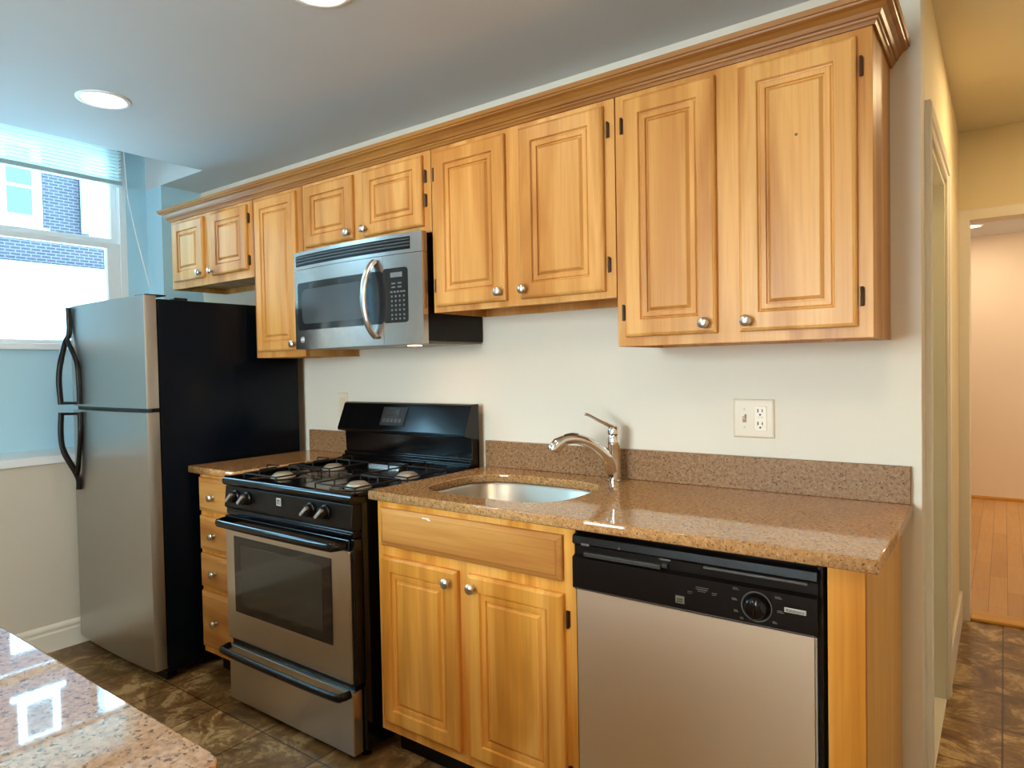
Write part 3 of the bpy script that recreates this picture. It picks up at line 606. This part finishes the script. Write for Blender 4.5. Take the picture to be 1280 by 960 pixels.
# burners and grates
burn = [(0.575, -0.535), (0.575, -0.285), (1.020, -0.535), (1.020, -0.285)]
for x, y in burn:
    b = MB().lathe([(0.050, 0.8935), (0.048, 0.897), (0.040, 0.899), (0.037, 0.904), (0.035, 0.906), (0.004, 0.906)], (x, y, 0), n=28).build('burner', ALU, rg, True)
    MB().lathe([(0.029, 0.9062), (0.030, 0.909), (0.027, 0.911), (0.003, 0.9112)], (x, y, 0), n=24).build('burner_cap', ALU, b, True)
    MB().lathe([(0.100, 0.8932), (0.098, 0.8945), (0.060, 0.8935), (0.056, 0.8932)], (x, y, 0), n=32).build('drip_bowl', BLACK, b, True)
    g = MB(); s_ = 0.105; zt = 0.935; r = 0.0032
    c4 = [(x-s_, y-s_, zt-0.022), (x+s_, y-s_, zt-0.022), (x+s_, y+s_, zt-0.022), (x-s_, y+s_, zt-0.022)]
    for i in range(4): g.tube([c4[i], c4[(i+1) % 4]], r, 6)
    for dx, dy in ((1, 0), (-1, 0), (0, 1), (0, -1)):
        g.tube([(x+dx*s_, y+dy*s_, zt-0.022), (x+dx*s_, y+dy*s_, zt-0.004), (x+dx*(s_-0.004), y+dy*(s_-0.004), zt), (x+dx*0.028, y+dy*0.028, zt)], r, 6)
    for cx_, cy_, _ in c4: g.tube([(cx_, cy_, zt-0.022), (cx_, cy_, 0.894)], r, 6)
    g.build('grate', BLACKR, rg, True)

# ------------------------------------------------------------------ microwave
mw = thing('microwave', 'over-the-range stainless microwave hanging above the stove', 'microwave', (0.815, -0.18, 1.405))
mx0, mx1 = 0.440, 1.192
MB().box(mx0+0.008, mx1-0.008, -0.330, -0.003, 1.415, 1.8145, 0.003).build('housing', BLACKM, mw)
MB().prism([(-0.345, 1.404), (-0.345, 1.4145), (-0.01, 1.4145), (-0.01, 1.408)], mx0+0.012, mx1-0.012, 'x').build('underside_panel', mat('underside_grey', (0.20, 0.18, 0.16), 0.35, 0.5), mw)
def mwy(x): u = 2*(x-mx0)/(mx1-mx0)-1; return -0.358-0.024*(1-u*u)
def strip(m, x0, x1, z0, z1, off, th, rad=0.0, n=20):
    xs = [x0+(x1-x0)*i/n for i in range(n+1)]
    if rad > 0:
        ex = [x0+rad*(1-math.cos(k*PI/8)) for k in range(5)]; ex2 = [x1-rad*(1-math.cos(k*PI/8)) for k in range(5)]
        xs = sorted(set([round(v, 5) for v in ex+ex2+[q for q in xs if x0+rad < q < x1-rad]]))
    loops = []
    for x in xs:
        c = 0.0
        if rad > 0:
            d = min(x-x0, x1-x)
            if d < rad: c = rad-math.sqrt(max(0, rad*rad-(rad-d)**2))
        c = min(c, (z1-z0)/2-0.0005)
        y = mwy(x)-off
        loops.append([(x, y, z0+c), (x, y, z1-c), (x, y+th, z1-c), (x, y+th, z0+c)])
    return m.rings(loops)
strip(MB(), mx0, mx1, 1.7405, 1.815, 0, 0.026).build('top_fascia', STEELMW, mw, True)
md = strip(MB(), mx0, 1.0025, 1.405, 1.7385, 0, 0.026).build('microwave_door', STEELMW, mw, True)
mc = strip(MB(), 1.0040, mx1, 1.405, 1.7385, 0, 0.026).build('control_panel', STEELMW, mw, True)
gr = strip(MB(), 0.458, 1.138, 1.754, 1.800, 0.001, 0.004).build('vent_grille', BLACKM, mw, True)
for z in (1.764, 1.776, 1.788):
    strip(MB(), 0.460, 1.136, z, z+0.0055, 0.004, 0.006).build('louver', mat('louver_grey', (0.05, 0.055, 0.06), 0.35) if z < 1.765 else bpy.data.materials['louver_grey'], gr, True)
strip(MB(), 0.466, 1.0022, 1.484, 1.684, 0.0012, 0.004, 0.012).build('door_glass', GLASSW, md, True)
strip(MB(), 0.500, 0.905, 1.510, 1.655, 0.0022, 0.003, 0.03).build('door_screen', GLASSW2, md, True)
hpp = smooth_path([(0.965, mwy(0.965)-0.004, 1.724), (0.960, mwy(0.96)-0.024, 1.700), (0.957, mwy(0.96)-0.046, 1.65), (0.956, mwy(0.96)-0.055, 1.580), (0.957, mwy(0.96)-0.046, 1.51), (0.960, mwy(0.96)-0.024, 1.460), (0.965, mwy(0.965)-0.004, 1.436)], 6)
MB().tube(hpp, 0.0105, 14, (1.0, 1.6)).build('door_handle', NICKEL, md, True)
strip(MB(), 1.0045, 1.125, 1.486, 1.690, 0.0012, 0.004, 0.014).build('keypad', GLASSW, mc, True)
strip(MB(), 1.044, 1.100, 1.655, 1.673, 0.0022, 0.003).build('display', DISP, mc, True)
def keys(z, xs, wd, ht, mat_=DGREY):
    for x in xs: strip(MB(), x, x+wd, z, z+ht, 0.0022, 0.002, n=1).build('key_label', mat_, mc)
KP = mat('key_print_grey', (0.14, 0.15, 0.15), 0.5)
keys(1.630, (1.048, 1.078), 0.018, 0.005, KP); keys(1.616, (1.048, 1.078), 0.018, 0.005, KP)
keys(1.598, (1.042, 1.058, 1.074, 1.090, 1.103), 0.010, 0.006, KP)
for z in (1.581, 1.564, 1.547, 1.530, 1.512, 1.497): keys(z, (1.045, 1.064, 1.083, 1.103), 0.007, 0.007, KP)
# round emblem
ey = mwy(0.497)-0.0012
e_ = MB(); e_.tube([(0.497+0.011*math.cos(a*PI/12), ey, 1.445+0.011*math.sin(a*PI/12)) for a in range(24)], 0.0010, 6, closed=True)
e_.tube([(0.497+0.0045*math.cos(a*PI/8)-0.003, ey, 1.447+0.0045*math.sin(a*PI/8)) for a in range(-1, 11)], 0.0008, 6)
e_.tube([(0.500, ey, 1.449), (0.502, ey, 1.443), (0.499, ey, 1.439), (0.495, ey, 1.441), (0.503, ey, 1.448)], 0.0008, 6)
e_.build('emblem', NICKEL, md, True)
ul = MB().box(1.025, 1.065, -0.275, -0.235, 1.4015, 1.4035, 0.001).build('cooktop_lamp', mat('cooktop_lamp_lens', (1, 0.9, 0.7), 0.4, emit=(1.0, 0.72, 0.42), es=7.0), mw)
a_ = area('cooktop_lamp_light', (0, 0, 0), (0, 0, 0), 0.03, 0.03, 0.5, (1.0, 0.60, 0.33)); a_.parent = mw; a_.location = Vector((1.045, -0.255, 1.400))-ORG['microwave']

# ------------------------------------------------------------------ dishwasher
dw = thing('dishwasher', 'built-in dishwasher with stainless door and black control panel', 'dishwasher', (2.28, -0.3, 0))
ax0, ax1 = 1.975, 2.584
MB().box(ax0, ax1, -0.600, -0.03, 0.10, 0.880).box(ax0+0.01, ax1-0.01, -0.56, -0.53, 0.002, 0.10).build('tub_housing', BLACKM, dw)
for q in (ax0+0.001, ax1-0.012): MB().box(q, q+0.010 if q > 2 else q+0.0075, -0.622, -0.6002, 0.10, 0.877).build('side_trim', BLACKM, dw)
n = 10
ddp = [(1.984, -0.603)] + [(1.984+(2.566-1.984)*i/n, -0.632-0.004*(1-(2*i/n-1)**2)) for i in range(n+1)] + [(2.566, -0.603)]
MB().prism(ddp, 0.115, 0.7255, 'z').build('dishwasher_door', STEELD, dw, True)
MB().box(2.5675, 2.5715, -0.630, -0.603, 0.115, 0.7255).build('door_edge_strip', NICKEL, dw)
pn = MB().prism([(-0.603, 0.729), (-0.638, 0.729), (-0.643, 0.733), (-0.643, 0.812), (-0.630, 0.818), (-0.630, 0.842), (-0.642, 0.850), (-0.640, 0.868), (-0.632, 0.871), (-0.603, 0.871)], 1.978, 2.574, 'x').build('control_panel', BLACKM, dw, 30)
MB().box(1.984, 2.568, -0.6442, -0.642, 0.730, 0.7335, 0.0005).build('panel_bottom_lip', mat('panel_lip_brown', (0.05, 0.035, 0.025), 0.35), pn)
MB().box(2.012, 2.225, -0.6445, -0.630, 0.818, 0.829, 0.002).box(2.225, 2.24, -0.640, -0.630, 0.822, 0.831, 0.002).build('latch_handle', mat('latch_black', (0.03, 0.027, 0.022), 0.4), pn)
MB().box(2.330, 2.556, -0.6435, -0.630, 0.838, 0.843, 0.001).build('panel_groove_bar', mat('groove_bar_grey', (0.06, 0.055, 0.05), 0.35), pn)
MB().box(2.006, 2.030, -0.6445, -0.6405, 0.846, 0.852, 0.001).box(2.222, 2.250, -0.6445, -0.6405, 0.842, 0.846, 0.001).lathe([(0.003, -0.6445), (0.003, -0.641)], (2.115, 0, 0.853), 'y', 10).build('latch_marks', GREY, pn)
kz, kx = 0.773, 2.450
MB().lathe([(0.0335, -0.6432), (0.0335, -0.6442), (0.0318, -0.6442), (0.0318, -0.6432)], (kx, 0, kz), 'y', 36).build('dial_ring', GREY, pn)
kd = MB().lathe([(0.030, -0.6434), (0.030, -0.648), (0.026, -0.656), (0.022, -0.664), (0.018, -0.667), (0.003, -0.667)], (kx, 0, kz), 'y', 32).build('dial_knob', BLACK, pn, True)
MB().box(kx-0.004, kx+0.004, -0.6705, -0.664, kz-0.020, kz+0.020, 0.002).build('dial_grip', BLACK, kd, True)
lab = MB()
for dx, dz, wl in ((-0.052, 0.030, 0.014), (-0.054, 0.006, 0.012), (-0.050, -0.020, 0.010), (-0.036, -0.034, 0.008), (0.040, 0.026, 0.014), (0.044, -0.004, 0.014), (0.034, -0.030, 0.010)):
    lab.box(kx+dx, kx+dx+wl, -0.6438, -0.6428, kz+dz, kz+dz+0.0015); lab.box(kx+dx, kx+dx+wl*0.8, -0.6438, -0.6428, kz+dz+0.003, kz+dz+0.0045)
for dx, dz, wl in ((2.292, 0.778, 0.012), (2.312, 0.792, 0.030), (2.316, 0.787, 0.024), (2.350, 0.784, 0.012)):
    lab.box(dx, dx+wl, -0.6438, -0.6428, dz, dz+0.0015); lab.box(dx, dx+wl*0.8, -0.6438, -0.6428, dz-0.004, dz-0.0028)
lab.build('printed_labels', GREY, pn)
MB().box(2.262, 2.284, -0.6440, -0.6428, 0.746, 0.764, 0.0004).build('badge', mat('badge_olive', (0.13, 0.12, 0.08), 0.35), pn)
MB().box(2.266, 2.280, -0.6446, -0.6440, 0.750, 0.7525).box(2.266, 2.280, -0.6446, -0.6440, 0.755, 0.7575).build('badge_bars', DARK, pn)
npl = MB().box(2.509, 2.553, -0.6450, -0.6428, 0.774, 0.784, 0.0005).build('name_plate', mat('name_plate_silver', (0.50, 0.47, 0.43), 0.35, 0.6), pn)
tc = bpy.data.curves.new('t', 'FONT'); tc.body = 'Kenmore'; tc.size = 0.0095; tc.extrude = 0.0002; tc.align_x = 'CENTER'; tc.align_y = 'CENTER'
to = bpy.data.objects.new('t', tc); C.objects.link(to); bpy.context.view_layer.update()
me = bpy.data.meshes.new_from_object(to.evaluated_get(bpy.context.evaluated_depsgraph_get())); bpy.data.objects.remove(to)
me.transform(Matrix.Translation(Vector((2.531, -0.6454, 0.779))-ORG['dishwasher']) @ Matrix.Rotation(R(90), 4, 'X'))
me.materials.clear(); me.materials.append(DARK); lo = bpy.data.objects.new('name_lettering', me); C.objects.link(lo); lo.parent = npl

# ------------------------------------------------------------------ island in the foreground
isl = thing('kitchen_island', 'wooden island cabinet under the foreground stone top', 'island', (1.45, -2.2, 0))
MB().box(0.62, 2.20, -2.62, -1.84, 0.10, 0.883).box(0.66, 2.16, -2.58, -1.90, 0, 0.10).build('cabinet_box', WOODB, isl)
for k in range(4):
    cab_d = ringset(MB(), 0.66+k*0.385, 1.02+k*0.385, 0.14, 0.84, [(0, 0), (0, 0.011), (0.003, 0.015), (0.009, 0.018), (0.044, 0.018), (0.052, 0.014), (0.056, 0.008), (0.08, 0.016), (0.083, 0.0175)])
    for v in cab_d.bm.verts: v.co.y = -1.84 + v.co.y
    cab_d.build('cabinet_door', WOODB, isl)
tag(None or slab('island_countertop', [(0.55, -2.72), (2.235, -2.72), (2.246, -2.709), (2.250, -2.69), (2.250, -1.80), (2.246, -1.787), (2.234, -1.778), (2.22, -1.775), (0.55, -1.775)], [], 0.884, 0.914, 0.004, None, GRANI), 'glossy speckled stone island top in the near left corner', 'countertop')

# ------------------------------------------------------------------ recessed ceiling lights
def downlight(x, y, z, label, power=LAMP_W, r=0.078, col=WARM):
    t = thing('ceiling_light', label, 'ceiling light', (x, y, z), 'recessed ceiling lights')
    MB().lathe([(r+0.016, z-0.0005), (r+0.015, z-0.004), (r+0.004, z-0.007), (r, z-0.006), (r-0.004, z-0.002), (r-0.004, z-0.0005)], (x, y, 0), n=40).rings([[(x+rr*math.cos(2*PI*i/40), y+rr*math.sin(2*PI*i/40), z-0.0005) for i in range(40)] for rr in (r+0.016, r-0.004)], False, False).build('trim_ring', WINP, t, True)
    MB().lathe([(r-0.005, z-0.0008), (r-0.005, z-0.003), (0.002, z-0.0045)], (x, y, 0), n=36).build('lens', LENS, t, True)
    a = area('ceiling_light_lamp', (0, 0, -0.012), (0, 0, 0), 2*r-0.02, 0, power, col, 'DISK'); a.parent = t
    return t
downlight(0.104, -0.958, H, 'round recessed ceiling light lit near the window and refrigerator', 2.8)
downlight(1.36, -0.925, H, 'round recessed ceiling light cut by the top edge of the photo', 3.2)
downlight(2.72, -1.9, H, 'recessed ceiling light above the camera', 10)
downlight(1.2, -2.6, H, 'recessed ceiling light over the island')
downlight(3.15, 0.95, HH, 'recessed ceiling light in the hallway', 9, col=(1.0, 0.74, 0.40))
downlight(2.665, 4.85, 2.44, 'small lit ceiling light seen through the far doorway', 9, 0.07, (1.0, 0.76, 0.54))
